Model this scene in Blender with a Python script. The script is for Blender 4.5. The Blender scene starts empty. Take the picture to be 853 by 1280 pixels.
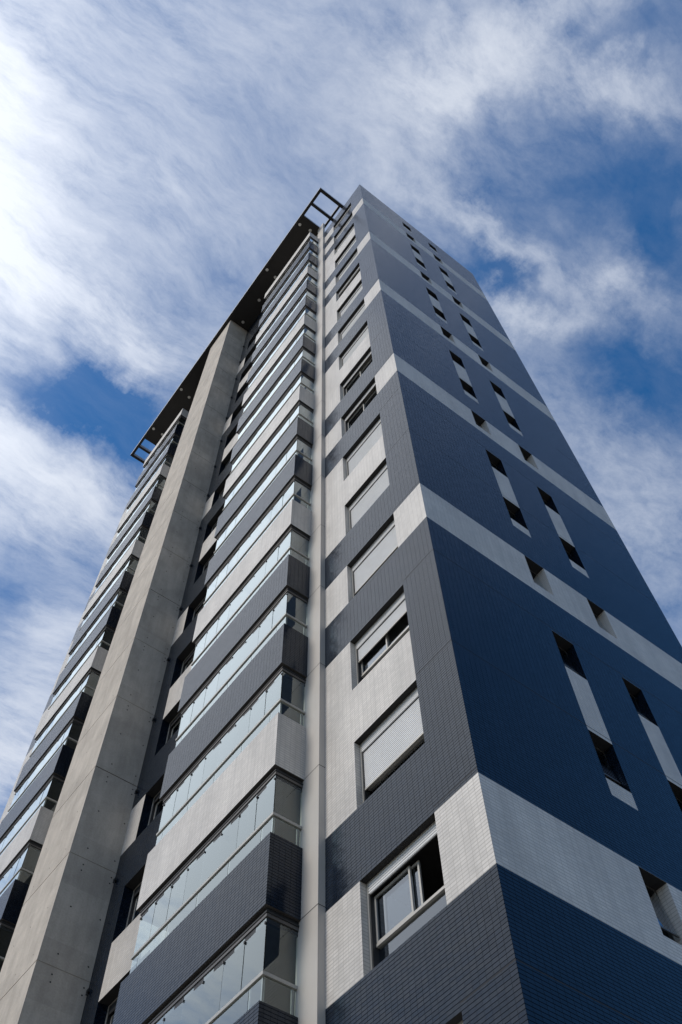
import bpy, math, random
from mathutils import Matrix, Vector
random.seed(7)
SC = bpy.context.scene
COL = SC.collection

# ------------------------------------------------------------------ camera
R = [[0.602233, 0.798171, -0.01548], [0.707754, -0.524841, 0.472892], [0.369324, -0.295747, -0.880984]]
CAM = [6.1946, -7.2406, 1.6]
cd = bpy.data.cameras.new('camera')
cam = bpy.data.objects.new('camera', cd)
COL.objects.link(cam)
cam.matrix_world = Matrix.Translation(CAM) @ Matrix(R).transposed().to_4x4()
cd.sensor_fit = 'HORIZONTAL'
cd.sensor_width = 24.0
cd.lens = 1169.12 / 853.0 * 24.0
cd.clip_start = 0.1
cd.clip_end = 8000
SC.camera = cam

# ------------------------------------------------------------------ sun, sky, exposure
SUN = Vector((-0.18, -0.76, 0.62)).normalized()
SUN_EL = math.asin(SUN.z)
SUN_AZ = math.atan2(SUN.x, SUN.y)
sd = bpy.data.lights.new('sun', 'SUN')
sd.energy = 1.5
sd.angle = math.radians(22)
sd.color = (1.0, 0.93, 0.84)
so = bpy.data.objects.new('sun', sd)
COL.objects.link(so)
so.rotation_euler = SUN.to_track_quat('Z', 'Y').to_euler()

BLOBS = [
    (-0.288, -0.224, 4.81, 9.688, -4.21, 3.166, 0.5),
    (-0.361, -0.086, 1.678, 9.467, -9.936, 2.827, 0.25),
    (-0.074, -0.056, 2.221, 3.308, -10.657, 8.035, 0.28),
    (0.059, 0.143, 9.235, 3.26, -14.013, 27.848, 0.6),
    (0.002, 0.12, 13.51, 16.426, -27.882, 20.99, 0.15),
    (-0.377, -0.028, -0.033, 6.417, -24.041, 0.445, 0.42),
    (-0.594, -0.016, 0.624, 6.214, -21.89, 2.311, 0.68),
    (-0.636, 0.044, 3.657, 10.057, -17.975, 8.326, 0.25),
    (-0.991, 0.167, 4.944, 9.627, -10.129, 7.424, 0.75),
    (-0.788, 0.155, 10.476, 18.92, -12.615, 9.297, 0.3),
    (-0.874, 0.149, 7.447, 14.028, -20.029, 14.73, 0.2),
    (-0.214, -0.011, 2.118, 9.48, -16.927, 5.222, 0.25),
    (-0.067, 0.252, 1.047, 9.609, -62.273, 6.179, 0.3),
    (0.11, 0.264, 6.702, 9.24, -40.89, 23.421, 0.35),
    (-0.108, 0.346, 6.282, 10.757, -51.857, 23.978, 0.42),
    (-0.029, 0.415, 7.618, 16.733, -32.539, 10.341, 0.3),
    (-0.198, 0.543, 2.575, 9.348, -11.388, 1.236, 0.13),
    (-0.214, 0.669, 12.226, 11.757, -11.751, 8.704, 0.12),
    (-0.062, 0.14, 9.67, 12.053, -17.456, 13.114, 0.22),
    (-0.265, 0.115, -2.968, 19.227, -18.525, -3.156, 0.1),
    (-0.391, 0.051, -4.664, 18.545, -40.339, -12.988, 0.35),
    (-0.085, 0.509, 9.902, 9.674, -13.9, 10.363, -0.16),
    (-0.095, 0.291, 17.132, 19.476, -26.697, 19.981, -0.16),
    (-0.488, -0.016, 2.362, 8.543, -21.05, 7.713, -0.3),
    (-0.475, 0.059, -1.141, 13.895, -19.617, -2.911, -0.22),
    (-0.762, 0.067, 5.819, 11.171, -13.376, 9.882, -0.2),
    (0.059, 0.339, 5.205, 11.926, -20.935, 7.072, -0.06),
    (-0.252, 0.074, 0.005, 20.045, -57.51, 0.935, -0.15),
    (0.139, 0.215, 7.649, 7.841, -23.489, 17.712, -0.14),
    (-0.139, 0.17, 12.218, 15.613, -24.253, 18.174, 0.1),
    (0.007, 0.297, 9.26, 9.802, -20.112, 15.091, -0.08),
    (0.049, 0.42, 17.359, 16.429, -9.654, 7.235, -0.1),
]

BLOBS.append((-0.95, -0.62, 2.3, 0.0, 0.0, 2.3, 1.1))     # unseen cloud veil behind the viewer's left, added to brighten front glass reflections
BLOBS.append((1.1, 1.5, 0.95, 0.0, 0.0, 0.95, -0.6))      # clearer air low in the opposite quarter
W = bpy.data.worlds.new('World')
SC.world = W
W.use_nodes = True
nt = W.node_tree
nt.nodes.clear()


class G:
    """small node-graph helper"""
    def __init__(self, tree):
        self.t = tree

    def n(self, typ, **kw):
        nd = self.t.nodes.new(typ)
        for k, v in kw.items():
            setattr(nd, k, v)
        return nd

    def link(self, a, b):
        self.t.links.new(a, b)

    def put(self, sock, v):
        if hasattr(v, 'is_linked') or isinstance(v, bpy.types.NodeSocket):
            self.link(v, sock)
        else:
            sock.default_value = v

    def m(self, op, a, b=None, c=None, clamp=False):
        nd = self.n('ShaderNodeMath', operation=op)
        nd.use_clamp = clamp
        self.put(nd.inputs[0], a)
        if b is not None:
            self.put(nd.inputs[1], b)
        if c is not None:
            self.put(nd.inputs[2], c)
        return nd.outputs[0]

    def vm(self, op, a, b=None):
        nd = self.n('ShaderNodeVectorMath', operation=op)
        self.put(nd.inputs[0], a)
        if b is not None:
            self.put(nd.inputs[1], b)
        return nd.outputs['Value'] if op in ('DOT_PRODUCT', 'LENGTH') else nd.outputs[0]

    def mix(self, f, a, b, blend='MIX'):
        nd = self.n('ShaderNodeMix', data_type='RGBA', blend_type=blend)
        self.put(nd.inputs[0], f)
        self.put(nd.inputs[6], a)
        self.put(nd.inputs[7], b)
        return nd.outputs[2]

    def noise(self, vec, scale, detail=4, rough=.5, dist=0.0, lac=2.0):
        nd = self.n('ShaderNodeTexNoise')
        self.put(nd.inputs['Vector'], vec)
        nd.inputs['Scale'].default_value = scale
        nd.inputs['Detail'].default_value = detail
        nd.inputs['Roughness'].default_value = rough
        nd.inputs['Distortion'].default_value = dist
        nd.inputs['Lacunarity'].default_value = lac
        return nd.outputs['Fac']

    def ramp(self, f, lo, hi, a=0.0, b=1.0, smooth=True):
        nd = self.n('ShaderNodeMapRange')
        nd.interpolation_type = 'SMOOTHSTEP' if smooth else 'LINEAR'
        self.put(nd.inputs[0], f)
        for i, v in enumerate((lo, hi, a, b)):
            nd.inputs[i + 1].default_value = v
        return nd.outputs[0]


g = G(nt)
tc = g.n('ShaderNodeTexCoord').outputs['Generated']
sep = g.n('ShaderNodeSeparateXYZ')
g.link(tc, sep.inputs[0])
zc = g.m('MAXIMUM', sep.outputs[2], 0.06)
px = g.m('DIVIDE', sep.outputs[0], zc)
py = g.m('DIVIDE', sep.outputs[1], zc)
cmb = g.n('ShaderNodeCombineXYZ')
g.link(px, cmb.inputs[0]); g.link(py, cmb.inputs[1])
P = cmb.outputs[0]                       # cirrus layer coordinates (plane overhead)
sky = g.n('ShaderNodeTexSky')
sky.sky_type = 'NISHITA'
sky.sun_disc = False
sky.sun_elevation = SUN_EL
sky.sun_rotation = SUN_AZ
sky.altitude = 600
sky.air_density = 1.0
sky.dust_density = 0.6
sky.ozone_density = 2.2
# warp
wn = g.n('ShaderNodeTexNoise'); g.link(P, wn.inputs['Vector'])
wn.inputs['Scale'].default_value = 3.2; wn.inputs['Detail'].default_value = 3
warp = g.vm('MULTIPLY', g.vm('SUBTRACT', wn.outputs['Color'], (0.5, 0.5, 0.5)), (0.10, 0.10, 0.0))
PW = g.vm('ADD', P, warp)
wn2 = g.n('ShaderNodeTexNoise'); g.link(P, wn2.inputs['Vector'])
wn2.inputs['Scale'].default_value = 7.0; wn2.inputs['Detail'].default_value = 7; wn2.inputs['Roughness'].default_value = .62
warp2 = g.vm('MULTIPLY', g.vm('SUBTRACT', wn2.outputs['Color'], (0.5, 0.5, 0.5)), (0.17, 0.17, 0.0))
PB = g.vm('ADD', P, warp2)
PC = g.vm('ADD', PW, g.vm('MULTIPLY', warp2, (0.22, 0.22, 0.0)))
dens = 0.21
for (cx, cy, a, b, c_, d_, amp) in BLOBS:
    v = g.vm('SUBTRACT', PB, (cx, cy, 0.0))
    u1 = g.vm('DOT_PRODUCT', v, (a, b, 0.0))
    u2 = g.vm('DOT_PRODUCT', v, (c_, d_, 0.0))
    q = g.m('ADD', g.m('MULTIPLY', u1, u1), g.m('MULTIPLY', u2, u2))
    e = g.m('MULTIPLY', g.m('EXPONENT', g.m('MULTIPLY', q, -1.0)), amp)
    dens = g.m('ADD', dens, e)
# fine cirrus fibres: long streaks on one side of the sky, mottled ripples on the other
def field(vec, rot, sy, scale, det, rough, dist, lo, hi):
    mp = g.n('ShaderNodeMapping'); g.link(vec, mp.inputs[0])
    mp.inputs['Rotation'].default_value = (0, 0, math.radians(rot))
    mp.inputs['Scale'].default_value = (1.0, sy, 1.0)
    return g.ramp(g.noise(mp.outputs[0], scale, det, rough, dist), lo, hi, 0.0, 1.0, smooth=False)
fib = field(PC, 6, .26, 15.0, 12, .70, .1, .33, .67)
fib2 = field(PC, -16, .36, 40.0, 9, .72, .1, .30, .70)
mot = field(PC, -52, .62, 13.0, 12, .72, .15, .34, .66)
rip = field(P, -40, .5, 52.0, 6, .62, .3, .28, .72)
side = g.ramp(g.vm('DOT_PRODUCT', P, (0.6, 0.8, 0.0)), -0.22, 0.16)
tl = g.m('MULTIPLY_ADD', fib2, .38, g.m('MULTIPLY', fib, .62))
tr_ = g.m('MULTIPLY_ADD', rip, .34, g.m('MULTIPLY', mot, .66))
tex = g.m('ADD', g.m('MULTIPLY', tl, g.m('SUBTRACT', 1.0, side)), g.m('MULTIPLY', tr_, side))
dens = g.m('MAXIMUM', dens, 0.03)
mask = g.m('MULTIPLY', dens, g.m('MULTIPLY_ADD', tex, 1.62, 0.20))
# thick parts saturate softly
mask = g.m('SUBTRACT', 1.0, g.m('EXPONENT', g.m('MULTIPLY', mask, -1.65)))
# bright cirrus glow, placed off the sun's direction for the front tile reflections
cosang = g.vm('DOT_PRODUCT', tc, tuple(Vector((-0.42, -0.42, 0.80)).normalized()))
glow = g.m('POWER', g.m('MAXIMUM', cosang, 0.0), 14.0)
glow2 = g.ramp(cosang, 0.90, 1.0)
mask = g.m('ADD', mask, g.m('MULTIPLY', glow2, .5), clamp=True)
lum = g.m('ADD', 5.9, g.m('MULTIPLY', glow, 3.2))
cc = g.vm('MULTIPLY', (0.91, 0.965, 1.07), (1, 1, 1))
cl = g.n('ShaderNodeVectorMath', operation='SCALE')
g.link(cc, cl.inputs[0]); g.link(lum, cl.inputs['Scale'])
hs = g.n('ShaderNodeHueSaturation')
g.link(sky.outputs[0], hs.inputs['Color'])
hs.inputs['Saturation'].default_value = 1.38
hs.inputs['Value'].default_value = 1.1
skyc = g.mix(mask, hs.outputs[0], cl.outputs[0])
bg = g.n('ShaderNodeBackground'); g.link(skyc, bg.inputs[0])
bg.inputs[1].default_value = 0.10
wo = g.n('ShaderNodeOutputWorld'); g.link(bg.outputs[0], wo.inputs[0])
W.cycles.sampling_method = 'MANUAL'
W.cycles.sample_map_resolution = 512

SC.view_settings.view_transform = 'Standard'
SC.view_settings.look = 'None'
SC.view_settings.gamma = 1.0
SC.view_settings.exposure = 0.5

# ------------------------------------------------------------------ materials
def newmat(name):
    m = bpy.data.materials.new(name)
    m.use_nodes = True
    t = m.node_tree
    t.nodes.clear()
    gg = G(t)
    out = gg.n('ShaderNodeOutputMaterial')
    bs = gg.n('ShaderNodeBsdfPrincipled')
    gg.link(bs.outputs[0], out.inputs[0])
    return m, gg, bs, out


def uvnode(gg):
    return gg.n('ShaderNodeUVMap').outputs[0]


def tile_mat(name, base, var, grout, rough, tilt, tw=.12, th=.06, spec=.5, mortar=.004):
    m, gg, bs, out = newmat(name)
    uv = uvnode(gg)
    sc = gg.vm('DIVIDE', uv, (tw, th, 1.0))
    cell = gg.vm('FLOOR', sc)
    wn = gg.n('ShaderNodeTexWhiteNoise', noise_dimensions='2D')
    gg.link(cell, wn.inputs['Vector'])
    # grout mask
    fr = gg.vm('FRACTION', sc)
    s2 = gg.n('ShaderNodeSeparateXYZ'); gg.link(fr, s2.inputs[0])
    ex = gg.m('MULTIPLY', gg.m('MINIMUM', s2.outputs[0], gg.m('SUBTRACT', 1.0, s2.outputs[0])), tw)
    ey = gg.m('MULTIPLY', gg.m('MINIMUM', s2.outputs[1], gg.m('SUBTRACT', 1.0, s2.outputs[1])), th)
    ed = gg.m('MINIMUM', gg.m('ADD', ex, mortar * .45), gg.m('SUBTRACT', ey, mortar * .15))
    gm = gg.ramp(ed, mortar * .6, mortar * 1.3, 0, 1)
    big = gg.noise(uv, .55, 5, .6)
    vv = gg.m('ADD', gg.m('MULTIPLY', gg.m('SUBTRACT', wn.outputs['Value'], .5), var), 1.0)
    vv = gg.m('MULTIPLY', vv, gg.ramp(big, .3, .7, .90, 1.10))
    pan = gg.n('ShaderNodeTexWhiteNoise', noise_dimensions='2D')
    gg.link(gg.vm('FLOOR', gg.vm('DIVIDE', uv, (.3, .3, 1))), pan.inputs['Vector'])
    vv = gg.m('MULTIPLY', vv, gg.m('MULTIPLY_ADD', pan.outputs[0], var * .35, 1 - var * .17))
    mr = gg.n('ShaderNodeMapping'); gg.link(uv, mr.inputs[0]); mr.inputs['Scale'].default_value = (1, .07, 1)
    vv = gg.m('MULTIPLY', vv, gg.ramp(gg.noise(mr.outputs[0], 3.2, 6, .65), .35, .7, 1.05, .86))
    bc = gg.n('ShaderNodeVectorMath', operation='SCALE')
    bc.inputs[0].default_value = base
    gg.link(vv, bc.inputs['Scale'])
    col = gg.mix(gm, (*grout, 1), bc.outputs[0])
    gg.link(col, bs.inputs['Base Color'])
    gg.link(gg.m('ADD', gg.m('MULTIPLY', gm, rough - .75), .75), bs.inputs['Roughness'])
    gg.link(gg.m('MULTIPLY', gm, spec), bs.inputs['Specular IOR Level'])
    bs.inputs['Specular Tint'].default_value = (.84, .92, 1.0, 1)
    # every little tile sits at a slightly different angle
    geo = gg.n('ShaderNodeNewGeometry').outputs['Normal']
    off = gg.vm('MULTIPLY', gg.vm('SUBTRACT', wn.outputs['Color'], (.5, .5, .5)), (tilt, tilt, tilt))
    nn = gg.vm('NORMALIZE', gg.vm('ADD', geo, off))
    gg.link(nn, bs.inputs['Normal'])
    return m


def plain_mat(name, base, rough=.5, metal=0.0, spec=.5, var=.12, nscale=2.5, bump=0.0):
    m, gg, bs, out = newmat(name)
    tcx = gg.n('ShaderNodeTexCoord').outputs['Object']
    ns = gg.noise(tcx, nscale, 6, .6)
    bc = gg.n('ShaderNodeVectorMath', operation='SCALE')
    bc.inputs[0].default_value = base
    gg.link(gg.ramp(ns, .25, .75, 1 - var, 1 + var), bc.inputs['Scale'])
    gg.link(bc.outputs[0], bs.inputs['Base Color'])
    bs.inputs['Roughness'].default_value = rough
    bs.inputs['Metallic'].default_value = metal
    bs.inputs['Specular IOR Level'].default_value = spec
    if bump:
        bp = gg.n('ShaderNodeBump'); bp.inputs['Strength'].default_value = bump
        bp.inputs['Distance'].default_value = .01
        n5 = gg.noise(tcx, 14, 6, .65)
        gg.link(n5, bp.inputs['Height']); gg.link(bp.outputs[0], bs.inputs['Normal'])
    return m


def concrete_mat(name, base):
    m, gg, bs, out = newmat(name)
    uv = uvnode(gg)
    panel = gg.vm('FLOOR', gg.vm('DIVIDE', gg.vm('ADD', uv, (0.2, -0.78, 0)), (1.3, 1.5, 1)))
    wn = gg.n('ShaderNodeTexWhiteNoise', noise_dimensions='2D'); gg.link(panel, wn.inputs['Vector'])
    n1 = gg.noise(uv, 1.1, 7, .62, .4)
    mpx = gg.n('ShaderNodeMapping'); gg.link(uv, mpx.inputs[0]); mpx.inputs['Scale'].default_value = (1, .18, 1)
    n2 = gg.noise(mpx.outputs[0], 3.5, 6, .65)
    n3 = gg.noise(uv, 22, 5, .6)
    v = gg.m('ADD', 1.0, gg.m('MULTIPLY', gg.m('SUBTRACT', wn.outputs[0], .5), .12))
    v = gg.m('MULTIPLY', v, gg.ramp(n1, .25, .75, .87, 1.12))
    v = gg.m('MULTIPLY', v, gg.ramp(n2, .3, .75, .88, 1.08))
    v = gg.m('MULTIPLY', v, gg.ramp(n3, .25, .75, .93, 1.07))
    bc = gg.n('ShaderNodeVectorMath', operation='SCALE')
    bc.inputs[0].default_value = base
    gg.link(v, bc.inputs['Scale'])
    gg.link(bc.outputs[0], bs.inputs['Base Color'])
    bs.inputs['Roughness'].default_value = .8
    bs.inputs['Specular IOR Level'].default_value = .25
    bp = gg.n('ShaderNodeBump'); bp.inputs['Strength'].default_value = .35
    bp.inputs['Distance'].default_value = .01
    gg.link(gg.m('ADD', n3, n1), bp.inputs['Height']); gg.link(bp.outputs[0], bs.inputs['Normal'])
    return m


def glass_mat(name, ior, tint, gloss=(.9, .95, 1.0), add=0.02, bump=.02):
    m = bpy.data.materials.new(name); m.use_nodes = True
    t = m.node_tree; t.nodes.clear(); gg = G(t)
    out = gg.n('ShaderNodeOutputMaterial')
    tr = gg.n('ShaderNodeBsdfTransparent'); tr.inputs[0].default_value = (*tint, 1)
    gl = gg.n('ShaderNodeBsdfGlossy'); gl.inputs['Roughness'].default_value = 0.02
    gl.inputs['Color'].default_value = (*gloss, 1)
    # panes are never perfectly flat
    ge0 = gg.n('ShaderNodeNewGeometry')
    nz = gg.n('ShaderNodeTexNoise'); gg.link(ge0.outputs['Position'], nz.inputs['Vector'])
    nz.inputs['Scale'].default_value = .8; nz.inputs['Detail'].default_value = 1.0
    off = gg.vm('MULTIPLY', gg.vm('SUBTRACT', nz.outputs['Color'], (.5, .5, .5)), (bump, bump, bump))
    gg.link(gg.vm('NORMALIZE', gg.vm('ADD', ge0.outputs['Normal'], off)), gl.inputs['Normal'])
    ge = gg.n('ShaderNodeNewGeometry')
    c_ = gg.m('ABSOLUTE', gg.vm('DOT_PRODUCT', ge.outputs['Normal'], ge.outputs['Incoming']))
    f_ = gg.m('POWER', gg.m('SUBTRACT', 1.0, c_), 4.0)
    mx = gg.n('ShaderNodeMixShader')
    gg.link(gg.m('MULTIPLY_ADD', f_, ior, add, clamp=True), mx.inputs[0])
    gg.link(tr.outputs[0], mx.inputs[1]); gg.link(gl.outputs[0], mx.inputs[2])
    gg.link(mx.outputs[0], out.inputs[0])
    return m


M = {}
M['light'] = tile_mat('light_grey_mosaic', (.535, .49, .435), .12, (.34, .315, .28), .40, .03, mortar=.0045)
M['dark'] = tile_mat('navy_mosaic', (.0042, .0085, .0165), .45, (.004, .006, .009), .20, .035, spec=.41, mortar=.0046)
M['joint'] = plain_mat('dark_joint', (.012, .012, .014), .8)
M['panel'] = plain_mat('beige_composite_panel', (.45, .41, .36), .45, nscale=.7, var=.06)
M['conc'] = concrete_mat('fair_faced_concrete', (.44, .385, .32))
M['hole'] = plain_mat('tie_hole', (.01, .01, .01), .9)
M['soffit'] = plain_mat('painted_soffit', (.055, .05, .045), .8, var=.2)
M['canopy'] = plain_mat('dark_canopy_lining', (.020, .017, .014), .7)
M['metal'] = plain_mat('grey_canopy_steel', (.30, .30, .31), .45)
M['alu'] = plain_mat('beige_aluminium', (.37, .35, .31), .38, metal=.25, var=.04)
M['track'] = plain_mat('bronze_track', (.11, .10, .09), .4, metal=.4, var=.05)
M['black'] = plain_mat('black_gasket', (.008, .008, .008), .6)
M['shutter'] = plain_mat('beige_shutter', (.58, .57, .55), .5, var=.05)
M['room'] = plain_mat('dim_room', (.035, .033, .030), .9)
M['inner'] = plain_mat('loggia_plaster', (.38, .35, .31), .8)
M['curtain'] = plain_mat('pale_curtain', (.45, .44, .40), .9)
M['lintel'] = plain_mat('dark_lintel_soffit', (.018, .017, .016), .85)  # near-black on every opening head, whatever the reveal tile
M['glass'] = glass_mat('window_glass', 1.2, (.55, .60, .62), add=.16)
M['bglass'] = glass_mat('balcony_glass', 1.7, (.74, .82, .80), gloss=(.90, .98, .97), add=.13)
M['lamp'] = plain_mat('frosted_lamp_cover', (.6, .58, .52), .6)
M['roof'] = plain_mat('roof_membrane', (.12, .12, .12), .9)

# ------------------------------------------------------------------ mesh helpers
class MB:
    def __init__(self):
        self.v = []; self.f = []; self.fm = []; self.mats = []; self.uvs = []

    def mi(self, name):
        if name not in self.mats:
            self.mats.append(name)
        return self.mats.index(name)

    def face(self, pts, mat, uv=None):
        i = len(self.v)
        self.v += [tuple(p) for p in pts]
        self.f.append(tuple(range(i, i + len(pts))))
        self.fm.append(self.mi(mat))
        if uv is None:
            a = Vector(pts[1]) - Vector(pts[0]); b = Vector(pts[2]) - Vector(pts[1])
            n = a.cross(b)
            ax, ay, az = abs(n.x), abs(n.y), abs(n.z)
            if ay >= ax and ay >= az: uv = [(p[0], p[2]) for p in pts]
            elif ax >= az: uv = [(p[1], p[2]) for p in pts]
            else: uv = [(p[0], p[1]) for p in pts]
        self.uvs += uv

    def box(self, x0, x1, y0, y1, z0, z1, mat, skip='', mats=None):
        mm = mats or {}
        g_ = lambda k: mm.get(k, mat)
        if 'l' not in skip: self.face([(x0, y1, z0), (x0, y0, z0), (x0, y0, z1), (x0, y1, z1)], g_('l'))
        if 'r' not in skip: self.face([(x1, y0, z0), (x1, y1, z0), (x1, y1, z1), (x1, y0, z1)], g_('r'))
        if 'f' not in skip: self.face([(x0, y0, z0), (x1, y0, z0), (x1, y0, z1), (x0, y0, z1)], g_('f'))
        if 'k' not in skip: self.face([(x1, y1, z0), (x0, y1, z0), (x0, y1, z1), (x1, y1, z1)], g_('k'))
        if 'b' not in skip: self.face([(x0, y1, z0), (x1, y1, z0), (x1, y0, z0), (x0, y0, z0)], g_('b'))
        if 't' not in skip: self.face([(x0, y0, z1), (x1, y0, z1), (x1, y1, z1), (x0, y1, z1)], g_('t'))

    def disc(self, c, n, r, mat, seg=10):
        n = Vector(n).normalized(); a = n.orthogonal().normalized(); b = n.cross(a)
        c = Vector(c)
        self.face([c + a * (r * math.cos(2 * math.pi * k / seg)) + b * (r * math.sin(2 * math.pi * k / seg)) for k in range(seg)], mat)

    def cyl(self, c, n, r, h, mat, seg=14, cap=None):
        n = Vector(n).normalized(); a = n.orthogonal().normalized(); b = n.cross(a)
        c = Vector(c)
        ring = [a * (r * math.cos(2 * math.pi * k / seg)) + b * (r * math.sin(2 * math.pi * k / seg)) for k in range(seg)]
        for k in range(seg):
            p, q = ring[k], ring[(k + 1) % seg]
            self.face([c + p, c + q, c + q + n * h, c + p + n * h], mat)
        self.face([c + n * h + p for p in ring], cap or mat)
        self.face([c + p for p in reversed(ring)], mat)

    def mesh(self, name):
        me = bpy.data.meshes.new(name)
        me.from_pydata(self.v, [], self.f)
        for k in self.mats:
            me.materials.append(M[k])
        for i, p in enumerate(me.polygons):
            p.material_index = self.fm[i]
        ul = me.uv_layers.new(name='UVMap')
        for i, uv in enumerate(self.uvs):
            ul.data[i].uv = uv
        me.update()
        return me


def link(name, me, parent=None, loc=(0, 0, 0), **props):
    o = bpy.data.objects.new(name, me)
    COL.objects.link(o)
    o.parent = parent
    o.location = loc
    for k, v in props.items():
        o[k] = v
    return o


def wall(mb, plane, const, us, vs, matf, openings=(), flip=False):
    """grid wall. plane 'y' (u = x) or 'x' (u = y). openings: (u0,u1,v0,v1,depth,mat) cut out, with reveals."""
    us = sorted(set(round(u, 4) for u in us) | set(round(u, 4) for o in openings for u in o[:2]))
    vs = sorted(set(round(v, 4) for v in vs) | set(round(v, 4) for o in openings for v in o[2:4]))
    P_ = (lambda u, v, d=0: (u, const + d, v)) if plane == 'y' else (lambda u, v, d=0: (const + d, u, v))
    # index openings by v-row for speed
    for j in range(len(vs) - 1):
        v0, v1 = vs[j], vs[j + 1]
        vc = (v0 + v1) / 2
        row = [o for o in openings if o[2] < vc < o[3]]
        for i in range(len(us) - 1):
            u0, u1 = us[i], us[i + 1]
            uc = (u0 + u1) / 2
            if any(o[0] < uc < o[1] for o in row):
                continue
            mt = matf(uc, vc)
            if mt is None:
                continue
            pts = [P_(u0, v0), P_(u1, v0), P_(u1, v1), P_(u0, v1)]
            if flip: pts = pts[::-1]
            mb.face(pts, mt)
    for (u0, u1, v0, v1, d, mt) in openings:
        if not d: continue
        mb.face([P_(u0, v0), P_(u0, v0, d), P_(u0, v1, d), P_(u0, v1)], mt)
        mb.face([P_(u1, v0, d), P_(u1, v0), P_(u1, v1), P_(u1, v1, d)], mt)
        mb.face([P_(u0, v1), P_(u0, v1, d), P_(u1, v1, d), P_(u1, v1)], 'lintel')
        mb.face([P_(u0, v0, d), P_(u0, v0), P_(u1, v0), P_(u1, v0, d)], mt)

# ------------------------------------------------------------------ measures
Z0 = 8.283            # head of the lowest window row seen
H = 3.0
HP = 1.57             # window opening height
XW0, XW1 = -2.69, -0.947
XF = -3.55            # front facade meets the pilaster
XP = -4.10            # pilaster outer edge
XA0, XA1 = -8.82, -4.0
XRW0, XRW1 = -11.66, -9.55
XFIN0, XFIN1 = -14.85, -12.40
YFIN = -1.33
XL = -27.30
D = 9.06
ZT = 60.96
ZC = 63.40
NMIN, NMAX = -2, 17
top = lambda n: Z0 + H * n

# ------------------------------------------------------------------ ground
gm_ = plain_mat('pale_paving', (.24, .22, .19), .9, nscale=.4, var=.25, bump=.3)
M['ground'] = gm_
mb = MB()
mb.face([(-3000, -3000, 0), (3000, -3000, 0), (3000, 3000, 0), (-3000, 3000, 0)], 'ground')
link('ground', mb.mesh('ground'), kind='structure')

# ------------------------------------------------------------------ tower
T = bpy.data.objects.new('apartment_tower', None)
COL.objects.link(T)
T.location = (0, 0, 0)
T['label'] = 'tall apartment tower in navy and pale grey tile with glazed balconies and concrete fin'
T['category'] = 'building'


def matf_front(x, z):
    t = (z - Z0) / H
    n = math.ceil(t)                     # window row whose head is above t
    inwin = (n - t) < HP / H
    if z > top(17) + .02: return 'dark'
    if x < XW1:
        if x < XW0:                      # strip beside the pilaster
            if inwin: return 'light'
            return 'light' if (n - 1) % 3 == 2 else 'dark'
        return 'light' if (n - 1) % 3 == 2 else 'dark'
    return 'light' if (inwin and n % 3 == 1) else 'dark'


def rows(joints=True):
    vs = [0.0]
    for n in range(NMIN, NMAX + 1):
        vs += [top(n), top(n) - HP]
    return [v for v in vs if v >= 0]

JZ = [top(n) + .09 for n in range(NMIN, NMAX + 1)]
JW = .018

# front wall, right bay
mb = MB()
vs = rows() + [ZT]
ops = [(XW0, XW1, top(n) - HP, top(n), .13, 'light' if False else 'dark') for n in range(-1, 18)]
ops = []
for n in range(-1, 18):
    ops.append((XW0, XW1, top(n) - HP, top(n), .13, 'light'))
def mf(x, z):
    for j in JZ:
        if j < z < j + JW and x > XW1: return 'joint'
    return matf_front(x, z)
vs += [j for j in JZ] + [j + JW for j in JZ]
wall(mb, 'y', 0.0, [XF, 0.0], vs, mf, ops)
mb.face([(XF, 0, ZT), (0, 0, ZT), (0, .25, ZT), (XF, .25, ZT)], 'panel')
link('front_wall', mb.mesh('front_wall'), T)

# right side wall
YW = [(3.15, 3.76), (5.17, 5.765)]
HS = 1.18
mb = MB()
ops = []
for n in range(-1, 18):
    for (a, b) in YW:
        ops.append((a, b, top(n) - HS, top(n) - .004, -.22, 'light' if n % 3 == 1 else 'dark'))
def mside(y, z):
    for j in JZ:
        if j < z < j + JW and not any(abs(j - .09 - top(n)) < .01 for n in range(-2, 18, 3)): return 'joint'
    t = (z - Z0) / H
    n = math.ceil(t); d = n - t
    if z > top(17): return 'dark'
    if n % 3 == 1 and d < HP / H: return 'light'
    if any(a < y < b for a, b in YW) and z > top(-2):
        if n % 3 == 0: return 'light'     # under the upper window of a pair
        if n % 3 == 2 and d < HP / H: return 'light'
    return 'dark'
vs = rows() + [ZT] + JZ + [j + JW for j in JZ]
wall(mb, 'x', 0.0, [0.0, D, 3.15, 3.76, 5.17, 5.765], vs, mside, ops)
link('side_wall', mb.mesh('side_wall'), T)

# centre walls (recesses), rear and left walls
def recess(x0, x1, name, mirror):
    mb = MB()
    xs0, xs1 = XRW0, XRW1
    if mirror:
        c = -13.65
        xs0, xs1 = 2 * c - XRW1, 2 * c - XRW0
    def mr(x, z):
        t = (z - Z0) / H
        n = math.ceil(t); inwin = (n - t) < HP / H
        if z > top(17): return 'dark'
        outer = x < xs0 if not mirror else x > xs1
        if outer: return 'light' if (inwin and n % 3 == 1) else 'dark'
        if xs0 < x < xs1: return 'light' if (n - 1) % 3 == 2 else 'dark'
        if inwin: return 'light'
        return 'light' if (n - 1) % 3 == 2 else 'dark'
    ops = [] if mirror else [(xs0, xs1, top(n) - HP, top(n), .26, 'dark') for n in range(-1, 18)]
    wall(mb, 'y', 0.0, [x0, x1, xs0, xs1], rows() + [ZC], mr, ops)
    link(name, mb.mesh(name), T)
recess(XFIN1, XA0, 'recess_wall', False)
recess(-18.5, XFIN0, 'recess_wall', True)

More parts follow.
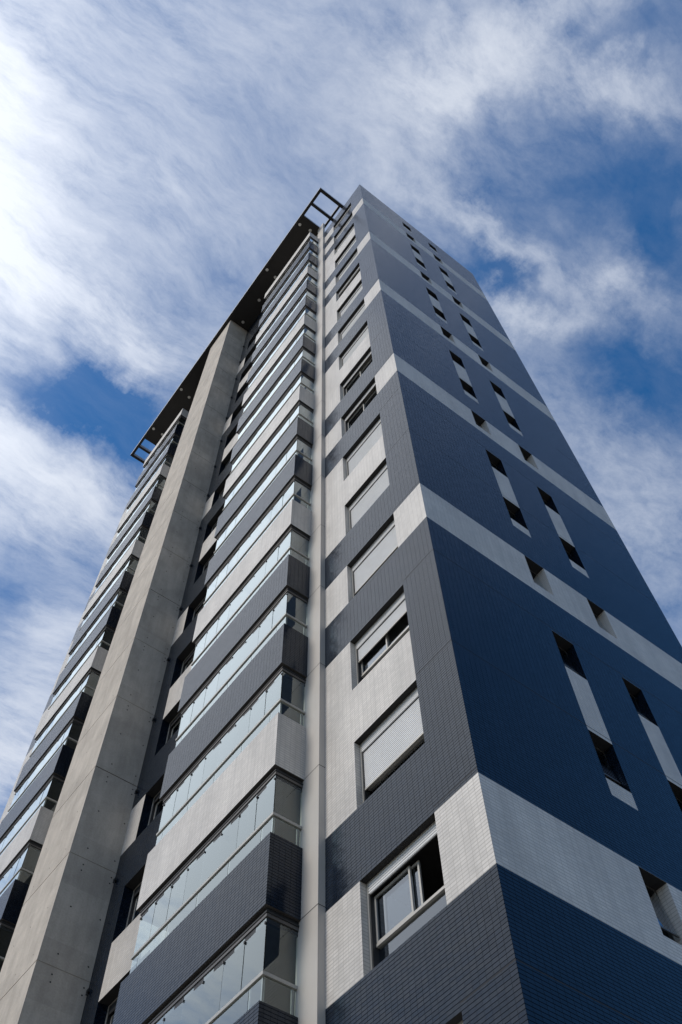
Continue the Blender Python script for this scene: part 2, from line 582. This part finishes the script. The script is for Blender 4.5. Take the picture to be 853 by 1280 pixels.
mb = MB()
def mleft(x, z):
    t = (z - Z0) / H; n = math.ceil(t)
    return 'light' if ((n - t) < HP / H and n % 3 == 1) else 'dark'
wall(mb, 'y', 0.0, [XL, -23.75], rows() + [ZT], matf_front)
wall(mb, 'x', XL, [0.0, D], rows() + [ZT], mleft, flip=True)
wall(mb, 'y', D, [XL, 0.0], rows() + [ZT], mleft, flip=True)
link('rear_wall', mb.mesh('rear_wall'), T)

# roof slab and penthouse block behind the canopy
mb = MB()
mb.face([(XL, 0, ZT - .6), (0, 0, ZT - .6), (0, D, ZT - .6), (XL, D, ZT - .6)], 'roof')
mb.face([(XP, .25, ZT - .6), (0, .25, ZT - .6), (0, .25, ZT), (XP, .25, ZT)][::-1], 'panel')
mb.box(-23.3, XP, .9, D - 1, ZT - .6, ZC + .1, 'panel')
for xa, xb in ((XA0 - .01, XP + .01), (-23.2, -18.48)):
    mb.box(xa, xb, .005, .9, top(17) + 1.1, ZC - .002, 'panel', skip='kt')
link('roof', mb.mesh('roof'), T)

# pilasters
for (a, b) in ((XP, XF), (-23.75, -23.2)):
    mb = MB()
    mb.box(a, b, -.14, 0.0, 0, ZC - .002, 'panel', skip='kb')
    for j in JZ:
        mb.box(a - .002, b + .002, -.142, 0, j, j + .014, 'joint', skip='ktb')
    link('pilaster', mb.mesh('pilaster'), T, label='smooth beige pilaster with fine horizontal joints')

# concrete fin
mb = MB()
zf = sorted([top(n) + .86 for n in range(-2, 18)])
edges = [0.0]
for z in zf: edges += [z, z + .028]
edges.append(ZC - .002)
for k in range(len(edges) - 1):
    z0, z1 = edges[k], edges[k + 1]
    if k % 2 == 0:
        mb.box(XFIN0, XFIN1, YFIN, 0.3, z0, z1, 'conc', skip='kbt')
    else:
        q = .02 if (k // 2) % 3 == 0 else .010
        mb.box(XFIN0 + q, XFIN1 - q, YFIN + q, 0.3, z0, z1, 'joint' if q > .015 else 'conc', skip='k')
        mb.face([(XFIN0, YFIN, z0), (XFIN1, YFIN, z0), (XFIN1, .3, z0), (XFIN0, .3, z0)], 'conc')
        mb.face([(XFIN0, .3, z1), (XFIN1, .3, z1), (XFIN1, YFIN, z1), (XFIN0, YFIN, z1)], 'conc')
for n in range(-2, 18):
    for dz in (1.21, 2.46, .52, .70):
        z = top(n) + dz
        if z > ZC - .1: continue
        for y in (-.90, -.11):
            mb.disc((XFIN1 + .003, y + random.uniform(-.015, .015), z), (1, 0, 0), .021, 'hole')
    for dz in (1.21, 2.46):
        for x in (-12.75, -13.6, -14.45):
            mb.disc((x, YFIN - .003, top(n) + dz), (0, -1, 0), .016, 'hole')
link('concrete_fin', mb.mesh('concrete_fin'), T, label='full-height fair-faced concrete fin between the two balcony stacks')

# small vent spouts beside the fin, one per floor
mb = MB()
mb.box(-.045, .045, -.06, 0, -.035, .035, 'black', skip='k')
mb.cyl((0, -.04, -.035), (0, -.25, -1), .018, .07, 'black', 8)
sp = mb.mesh('vent_spout')
for n in range(-1, 18):
    link('vent_spout', sp, T, (-12.30, 0, top(n) + .60))

# canopy and pergola frames
mb = MB()
ZB, ZU = ZC, ZC + .28
CY = -1.56
def beam(x0, x1, y0, y1):
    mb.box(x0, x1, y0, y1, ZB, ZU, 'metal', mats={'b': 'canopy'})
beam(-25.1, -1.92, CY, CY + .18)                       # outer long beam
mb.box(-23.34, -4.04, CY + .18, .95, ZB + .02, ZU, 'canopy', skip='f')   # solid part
beam(-2.12, -1.92, CY + .18, .60)
beam(-3.13, -2.95, CY + .18, .60)
beam(-4.04, -3.92, CY + .18, .10)
beam(-3.92, -3.13, .02, .16); beam(-2.95, -2.12, .02, .16)
beam(-25.1, -24.9, CY + .18, .60)
beam(-24.2, -24.02, CY + .18, .60)
beam(-24.9, -24.2, .02, .16); beam(-24.02, -23.34, .02, .16)
for x in (-2.02, -3.04, -25.0, -24.11):
    mb.box(x - .06, x + .06, .45, .57, ZT - .6, ZB, 'metal')
link('canopy', mb.mesh('canopy'), T, label='dark roof canopy ending in open pergola frames')
mb = MB()
mb.cyl((0, 0, .018), (0, 0, -1), .10, .03, 'alu', 16, 'lamp')
dl = mb.mesh('downlight')
for (x, y) in ((-4.53, -1.27), (-8.17, -1.3), (-18.6, -1.32), (-22.3, -1.3), (-4.43, -.52), (-8.25, -.58), (-10.15, -.56), (-12.04, -.58), (-15.2, -.58), (-18.77, -.57), (-22.3, -.57)):
    o = link('downlight', dl, T, (x, y, ZC))

# ------------------------------------------------------------------ loggias behind the balconies
def loggia(x0, x1):
    mb = MB()
    yb = 1.35
    z1 = top(17) + .4
    mb.face([(x0, yb, 0), (x1, yb, 0), (x1, yb, z1), (x0, yb, z1)], 'inner')
    mb.face([(x0, 0, 0), (x0, yb, 0), (x0, yb, z1), (x0, 0, z1)], 'inner')
    mb.face([(x1, yb, 0), (x1, 0, 0), (x1, 0, z1), (x1, yb, z1)], 'inner')
    link('loggia_wall', mb.mesh('loggia_wall'), T)
loggia(XA0 + .002, XP + .04)
loggia(-23.3 + .1, -18.5 - .002)

# ------------------------------------------------------------------ balconies
BW = XA1 - XA0             # 4.82
def balcony_mesh(tile, label):
    """origin: right front corner line x=0,y=0 at wall plane; slab soffit at z=0"""
    mb = MB()
    x0, x1, y0 = -BW, 0.0, -.80
    PH = 1.42
    t = .12
    # slab
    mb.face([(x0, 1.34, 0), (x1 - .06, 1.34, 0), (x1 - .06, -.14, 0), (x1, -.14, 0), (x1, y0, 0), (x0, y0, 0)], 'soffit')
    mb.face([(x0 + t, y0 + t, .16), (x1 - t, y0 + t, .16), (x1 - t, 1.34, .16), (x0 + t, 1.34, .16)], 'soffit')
    # parapet outside
    mb.face([(x0, y0, 0), (x1, y0, 0), (x1, y0, PH), (x0, y0, PH)], tile)
    mb.face([(x1, y0, 0), (x1, -.14, 0), (x1, -.14, PH), (x1, y0, PH)], tile)
    mb.face([(x0, -.002, 0), (x0, y0, 0), (x0, y0, PH), (x0, -.002, PH)], tile)
    # cap
    mb.box(x0, x1, y0, y0 + t, PH - .001, PH, 'panel', skip='fklr')
    mb.box(x1 - t, x1, y0 + t, -.14, PH - .001, PH, 'panel', skip='fklr')
    mb.box(x0, x0 + t, y0 + t, 0, PH - .001, PH, 'panel', skip='fklr')
    # parapet inside
    mb.face([(x1 - t, y0 + t, .16), (x0 + t, y0 + t, .16), (x0 + t, y0 + t, PH), (x1 - t, y0 + t, PH)], 'inner')
    mb.face([(x1 - t, 0, .16), (x1 - t, y0 + t, .16), (x1 - t, y0 + t, PH), (x1 - t, 0, PH)], 'inner')
    mb.face([(x0 + t, y0 + t, .16), (x0 + t, 0, .16), (x0 + t, 0, PH), (x0 + t, y0 + t, PH)], 'inner')
    # soffit beam of this slab carrying the glazing below (drips under the edge)
    mb.box(x0 + .10, x1 - .10, y0 + .09, y0 + .20, -.06, .001, 'black', skip='t')
    return mb.mesh('balcony')

def glazing_meshes():
    y = -.80 + .075
    xr = -.06; xl = -BW + .13
    zp, zr0, zr1, zt = 1.42, 1.865, 1.92, 2.90
    out = {}
    # guard glass between parapet cap and handrail
    mb = MB()
    n = 5; w = (xr - xl) / 4.6
    x = xr
    first = True
    while x > xl + .01:
        nx = max(xl, x - (w * .35 if first else w)); first = False
        mb.face([(nx + .006, y, zp), (x - .006, y, zp), (x - .006, y, zr0), (nx + .006, y, zr0)], 'bglass')
        x = nx
    mb.face([(xr, y + .02, zp), (xr, -.15, zp), (xr, -.15, zr0), (xr, y + .02, zr0)], 'bglass')
    mb.face([(xl, -.01, zp), (xl, y + .02, zp), (xl, y + .02, zr0), (xl, -.01, zr0)], 'bglass')
    out['guard_glass'] = mb.mesh('guard_glass')
    # handrail
    mb = MB()
    mb.box(xl - .02, xr + .025, y - .025, y + .035, zr0, zr1, 'alu')
    mb.box(xr - .035, xr + .025, y + .035, -.142, zr0, zr1, 'alu')
    mb.box(xl - .02, xl + .03, y + .035, 0, zr0, zr1, 'alu')
    for i in range(5):
        px_ = xr - w * .35 - w * i
        if px_ > xl: mb.box(px_ - .012, px_ + .012, y + .012, y + .034, zp - .25, zr0, 'alu')
    for (a, b) in ((xr - .05, y + .012), (xr - .03, -.22)):
        mb.box(a, a + .03, b, b + .04, zp - .2, zr0, 'alu')
    out['handrail'] = mb.mesh('handrail')
    # folding glass panes
    mb = MB()
    k = 8; w2 = (xr - xl) / k
    for i in range(k):
        a = xr - w2 * (i + 1) + .004; b = xr - w2 * i - .004
        j = random.uniform(-.006, .006)
        mb.face([(a, y + j, zr1), (b, y - j, zr1), (b, y - j, zt), (a, y + j, zt)], 'bglass')
    mb.face([(xr, y + .01, zr1), (xr, -.15, zr1), (xr, -.15, zt), (xr, y + .01, zt)], 'bglass')
    mb.face([(xl, -.01, zr1), (xl, y + .01, zr1), (xl, y + .01, zt), (xl, -.01, zt)], 'bglass')
    out['folding_glass'] = mb.mesh('folding_glass')
    # head track
    mb = MB()
    for (q, z0, z1, m_) in ((.0, 2.90, 2.93, 'black'), (.012, 2.84, 2.90, 'track'), (.030, 2.75, 2.84, 'black')):
        a = q
        mb.box(xl + a - .03, xr + .03 - a, y - .03 + a, y + .05, z0, z1 + .0005, m_)
        mb.box(xr - .05, xr + .03 - a, y + .05, -.142, z0, z1 + .0005, m_)
        mb.box(xl + a - .03, xl + .05, y + .05, 0, z0, z1 + .0005, m_)
    mb.box(xl - .01, xr + .01, y + .0, y + .04, 2.93, 3.0, 'black', skip='t')
    mb.box(xr - .03, xr + .01, y + .04, -.142, 2.93, 3.0, 'black', skip='t')
    for i in range(k + 1):
        xx = min(xr - .02, max(xl + .02, xr - w2 * i))
        mb.box(xx - .012, xx + .012, y - .022, y - .001, 2.72, 2.76, 'track')
    out['head_track'] = mb.mesh('head_track')
    # sliding door of the flat behind
    mb = MB()
    for (a, b) in ((-4.2, -2.4), (-2.35, -.55)):
        for (c, d) in ((a, a + .06), (b - .06, b)):
            mb.box(c, d, 1.26, 1.34, .17, 2.55, 'alu', skip='k')
        mb.box(a, b, 1.26, 1.34, 2.49, 2.56, 'alu', skip='k')
        mb.face([(a + .06, 1.31, .17), (b - .06, 1.31, .17), (b - .06, 1.31, 2.5), (a + .06, 1.31, 2.5)], 'room')
    out['balcony_door'] = mb.mesh('balcony_door')
    return out

def curtain_mesh(a, b, yy=1.2):
    mb = MB()
    x = a
    while x < b:
        d = random.uniform(0, .03)
        mb.box(x, x + .05, yy + d, yy + .05 + d, .17, 2.6, 'curtain')
        x += .06
    return mb.mesh('curtain')

BM = {'dark': balcony_mesh('dark', ''), 'light': balcony_mesh('light', '')}
GMESH = glazing_meshes()
CURT = [curtain_mesh(-1.0, -.3), curtain_mesh(-3.2, -1.6), curtain_mesh(-.7, -.15, .3), curtain_mesh(-4.4, -3.4), curtain_mesh(-.95, -.5, .75)]
for (xo, side) in ((XA1, 'near'), (-18.48, 'far')):
    for n in range(-1, 17):
        tile = 'light' if n % 3 == 2 else 'dark'
        b = link('balcony', BM[tile], T, (xo, 0, top(n) + .08))
        if tile == 'light': b['label'] = 'balcony with a pale grey tiled parapet'
        else: b['label'] = 'balcony with a dark navy tiled parapet'
        for k, me in GMESH.items():
            link(k, me, b)
        if random.random() < .75: link('curtain', random.choice(CURT), b)
    # top slab with its pale edge
    mb = MB()
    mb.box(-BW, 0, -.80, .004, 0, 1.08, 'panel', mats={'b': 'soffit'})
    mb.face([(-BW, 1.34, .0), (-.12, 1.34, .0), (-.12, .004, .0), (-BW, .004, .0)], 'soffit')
    link('balcony_roof', mb.mesh('balcony_roof'), T, (xo, 0, top(17) + .08))

# ------------------------------------------------------------------ windows
def window_parts(W_, shut, opened, Y=.13, box=True):
    """origin = opening's top left corner in the facade plane; frame sits back at y=.13"""
    res = {}
    ZS = -1.03          # foot of the sliding sashes
    mb = MB()
    B = -HP
    # outer frame
    mb.box(0, .045, Y - .012, Y + .15, B, 0, 'alu', skip='k')
    mb.box(W_ - .045, W_, Y - .012, Y + .15, B, 0, 'alu', skip='k')
    mb.box(.045, W_ - .045, Y - .012, Y + .15, -.03, 0, 'alu', skip='k')
    mb.box(.045, W_ - .045, Y - .012, Y + .15, B, B + .035, 'alu', skip='k')
    mb.box(.045, W_ - .045, Y + .065, Y + .15, ZS - .045, ZS, 'alu', skip='k')      # transom
    mb.box(.045, .065, Y + .0, Y + .14, B + .035, -.03, 'black', skip='k')
    mb.box(W_ - .065, W_ - .045, Y + .0, Y + .14, B + .035, -.03, 'black', skip='k')
    # dark room behind
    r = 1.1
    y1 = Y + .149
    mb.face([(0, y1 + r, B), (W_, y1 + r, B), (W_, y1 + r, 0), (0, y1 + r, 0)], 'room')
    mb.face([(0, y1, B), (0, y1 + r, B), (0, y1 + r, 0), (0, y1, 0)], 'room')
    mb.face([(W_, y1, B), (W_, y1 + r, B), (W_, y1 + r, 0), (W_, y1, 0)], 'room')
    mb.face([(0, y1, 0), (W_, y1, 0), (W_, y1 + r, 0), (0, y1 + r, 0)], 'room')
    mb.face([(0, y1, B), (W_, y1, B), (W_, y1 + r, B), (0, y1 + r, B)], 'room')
    res['window'] = mb.mesh('window')
    # shutter box + curtain of slats
    mb = MB()
    mb.box(.045, W_ - .045, Y + .0, Y + .03, -.215, -.03, 'shutter' if box else 'black', skip='k')
    for i in range(4 if box else 0):
        z = -.03 - .047 * i
        mb.box(.045, W_ - .045, Y - .006, Y - .0005, z - .033, z, 'shutter', skip='k')
    mb.box(.045, W_ - .045, Y + .005, Y + .03, -.232, -.215, 'black', skip='k')
    res['shutter_box'] = mb.mesh('shutter_box')
    if shut > .25:
        mb = MB()
        z = -.232; zb = max(-HP * shut + (.19 if shut < .96 else 0), -1.53)
        p = .045
        while z > zb:
            z2 = max(z - p, zb)
            mb.face([(.066, Y + .022, z2), (W_ - .066, Y + .022, z2), (W_ - .066, Y + .015, z2 + (z - z2) * .25), (.066, Y + .015, z2 + (z - z2) * .25)], 'shutter')
            mb.face([(.066, Y + .015, z2 + (z - z2) * .25), (W_ - .066, Y + .015, z2 + (z - z2) * .25), (W_ - .066, Y + .022, z), (.066, Y + .022, z)], 'shutter')
            z = z2
        mb.box(.066, W_ - .066, Y + .008, Y + .028, zb - .03, zb, 'alu')
        res['shutter'] = mb.mesh('shutter')
    # sashes
    def sash(x0, x1, yo):
        mb = MB()
        z0, z1 = ZS, -.235
        f = .036
        mb.box(x0, x0 + f, Y + yo, Y + yo + .03, z0, z1, 'alu')
        mb.box(x1 - f, x1, Y + yo, Y + yo + .03, z0, z1, 'alu')
        mb.box(x0 + f, x1 - f, Y + yo, Y + yo + .03, z0, z0 + f, 'alu')
        mb.box(x0 + f, x1 - f, Y + yo, Y + yo + .03, z1 - f, z1, 'alu')
        mb.face([(x0 + f, Y + yo + .015, z0 + f), (x1 - f, Y + yo + .015, z0 + f), (x1 - f, Y + yo + .015, z1 - f), (x0 + f, Y + yo + .015, z1 - f)], 'glass')
        return mb.mesh('sash')
    h = W_ / 2
    res['sash'] = sash(.066, h + .02, .075)
    res['sash.b'] = sash(h - .02 - (.62 if opened else 0), W_ - .066 - (.62 if opened else 0), .110)
    mb = MB()
    mb.face([(.066, Y + .11, B + .035), (W_ - .066, Y + .11, B + .035), (W_ - .066, Y + .11, ZS - .045), (.066, Y + .11, ZS - .045)], 'glass')
    res['lower_pane'] = mb.mesh('lower_pane')
    return res

SHUT = {-1: .5, 0: .2, 1: .2, 2: .82, 3: .52, 4: .84, 5: .93, 6: 1.0, 7: .2, 8: .2, 9: .97, 10: 1.0, 11: 1.0, 12: .3, 13: 1.0, 14: 1.0, 15: 1.0, 16: .45, 17: .3}
OPEN = {1, 0, 12}
cache = {}
def put_window(x, n, w, key):
    if key not in cache: cache[key] = window_parts(w, key[1], key[2], .13 if key[0] == 'f' else .26, key[0] == 'f')
    res = cache[key]
    win = link('window', res['window'], T, (x, 0, top(n)))
    s = key[1]
    win['label'] = ('window with its roller shutter fully closed' if s >= .97 else
                    'window with its roller shutter partly lowered' if s > .25 else
                    'window with its shutter raised and a sash slid open' if key[2] else
                    'window with its shutter raised')
    for k, me in res.items():
        if k == 'window': continue
        link(k.split('.')[0], me, win)
for n in range(-1, 18):
    put_window(XW0, n, XW1 - XW0, ('f', SHUT[n], n in OPEN))
for n in range(-1, 18):
    cacheable = ('r', .2, n % 4 == 1)
    o = None
    put_window(XRW0, n, XRW1 - XRW0, cacheable)

# narrow side windows
def narrow_mesh(w):
    mb = MB(); X = -.22; B = -HS
    f = .03
    mb.box(X - .05, X + .005, 0, f, B, 0, 'track')
    mb.box(X - .05, X + .005, w - f, w, B, 0, 'track')
    mb.box(X - .05, X + .005, f, w - f, B, B + f, 'track')
    mb.box(X - .05, X + .005, f, w - f, -f, 0, 'track')
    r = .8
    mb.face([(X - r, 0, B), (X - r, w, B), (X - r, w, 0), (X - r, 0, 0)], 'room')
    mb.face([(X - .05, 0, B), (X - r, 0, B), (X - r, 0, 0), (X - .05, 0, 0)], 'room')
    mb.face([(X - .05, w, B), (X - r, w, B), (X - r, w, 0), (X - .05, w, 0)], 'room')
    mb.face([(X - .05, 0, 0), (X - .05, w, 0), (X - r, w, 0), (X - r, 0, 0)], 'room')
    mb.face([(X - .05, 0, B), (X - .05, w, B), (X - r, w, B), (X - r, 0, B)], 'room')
    fr = mb.mesh('narrow_window')
    mb = MB()
    # awning pane tipped out at the foot
    z0, z1, o = B + .32, -.04, .10
    mb.face([(X + o, f, z0), (X + o, w - f, z0), (X, w - f, z1), (X, f, z1)], 'glass')
    mb.box(X + o - .012, X + o + .012, f, w - f, z0 - .03, z0, 'track')
    mb.face([(X - .01, f, B + f), (X - .01, w - f, B + f), (X - .01, w - f, z0 - .06), (X - .01, f, z0 - .06)], 'glass')
    pn = mb.mesh('pane')
    return fr, pn
for (a, b) in YW:
    fr, pn = narrow_mesh(b - a)
    for n in range(-1, 18):
        w = link('narrow_window', fr, T, (0, a, top(n) - .004))
        link('pane', pn, w)
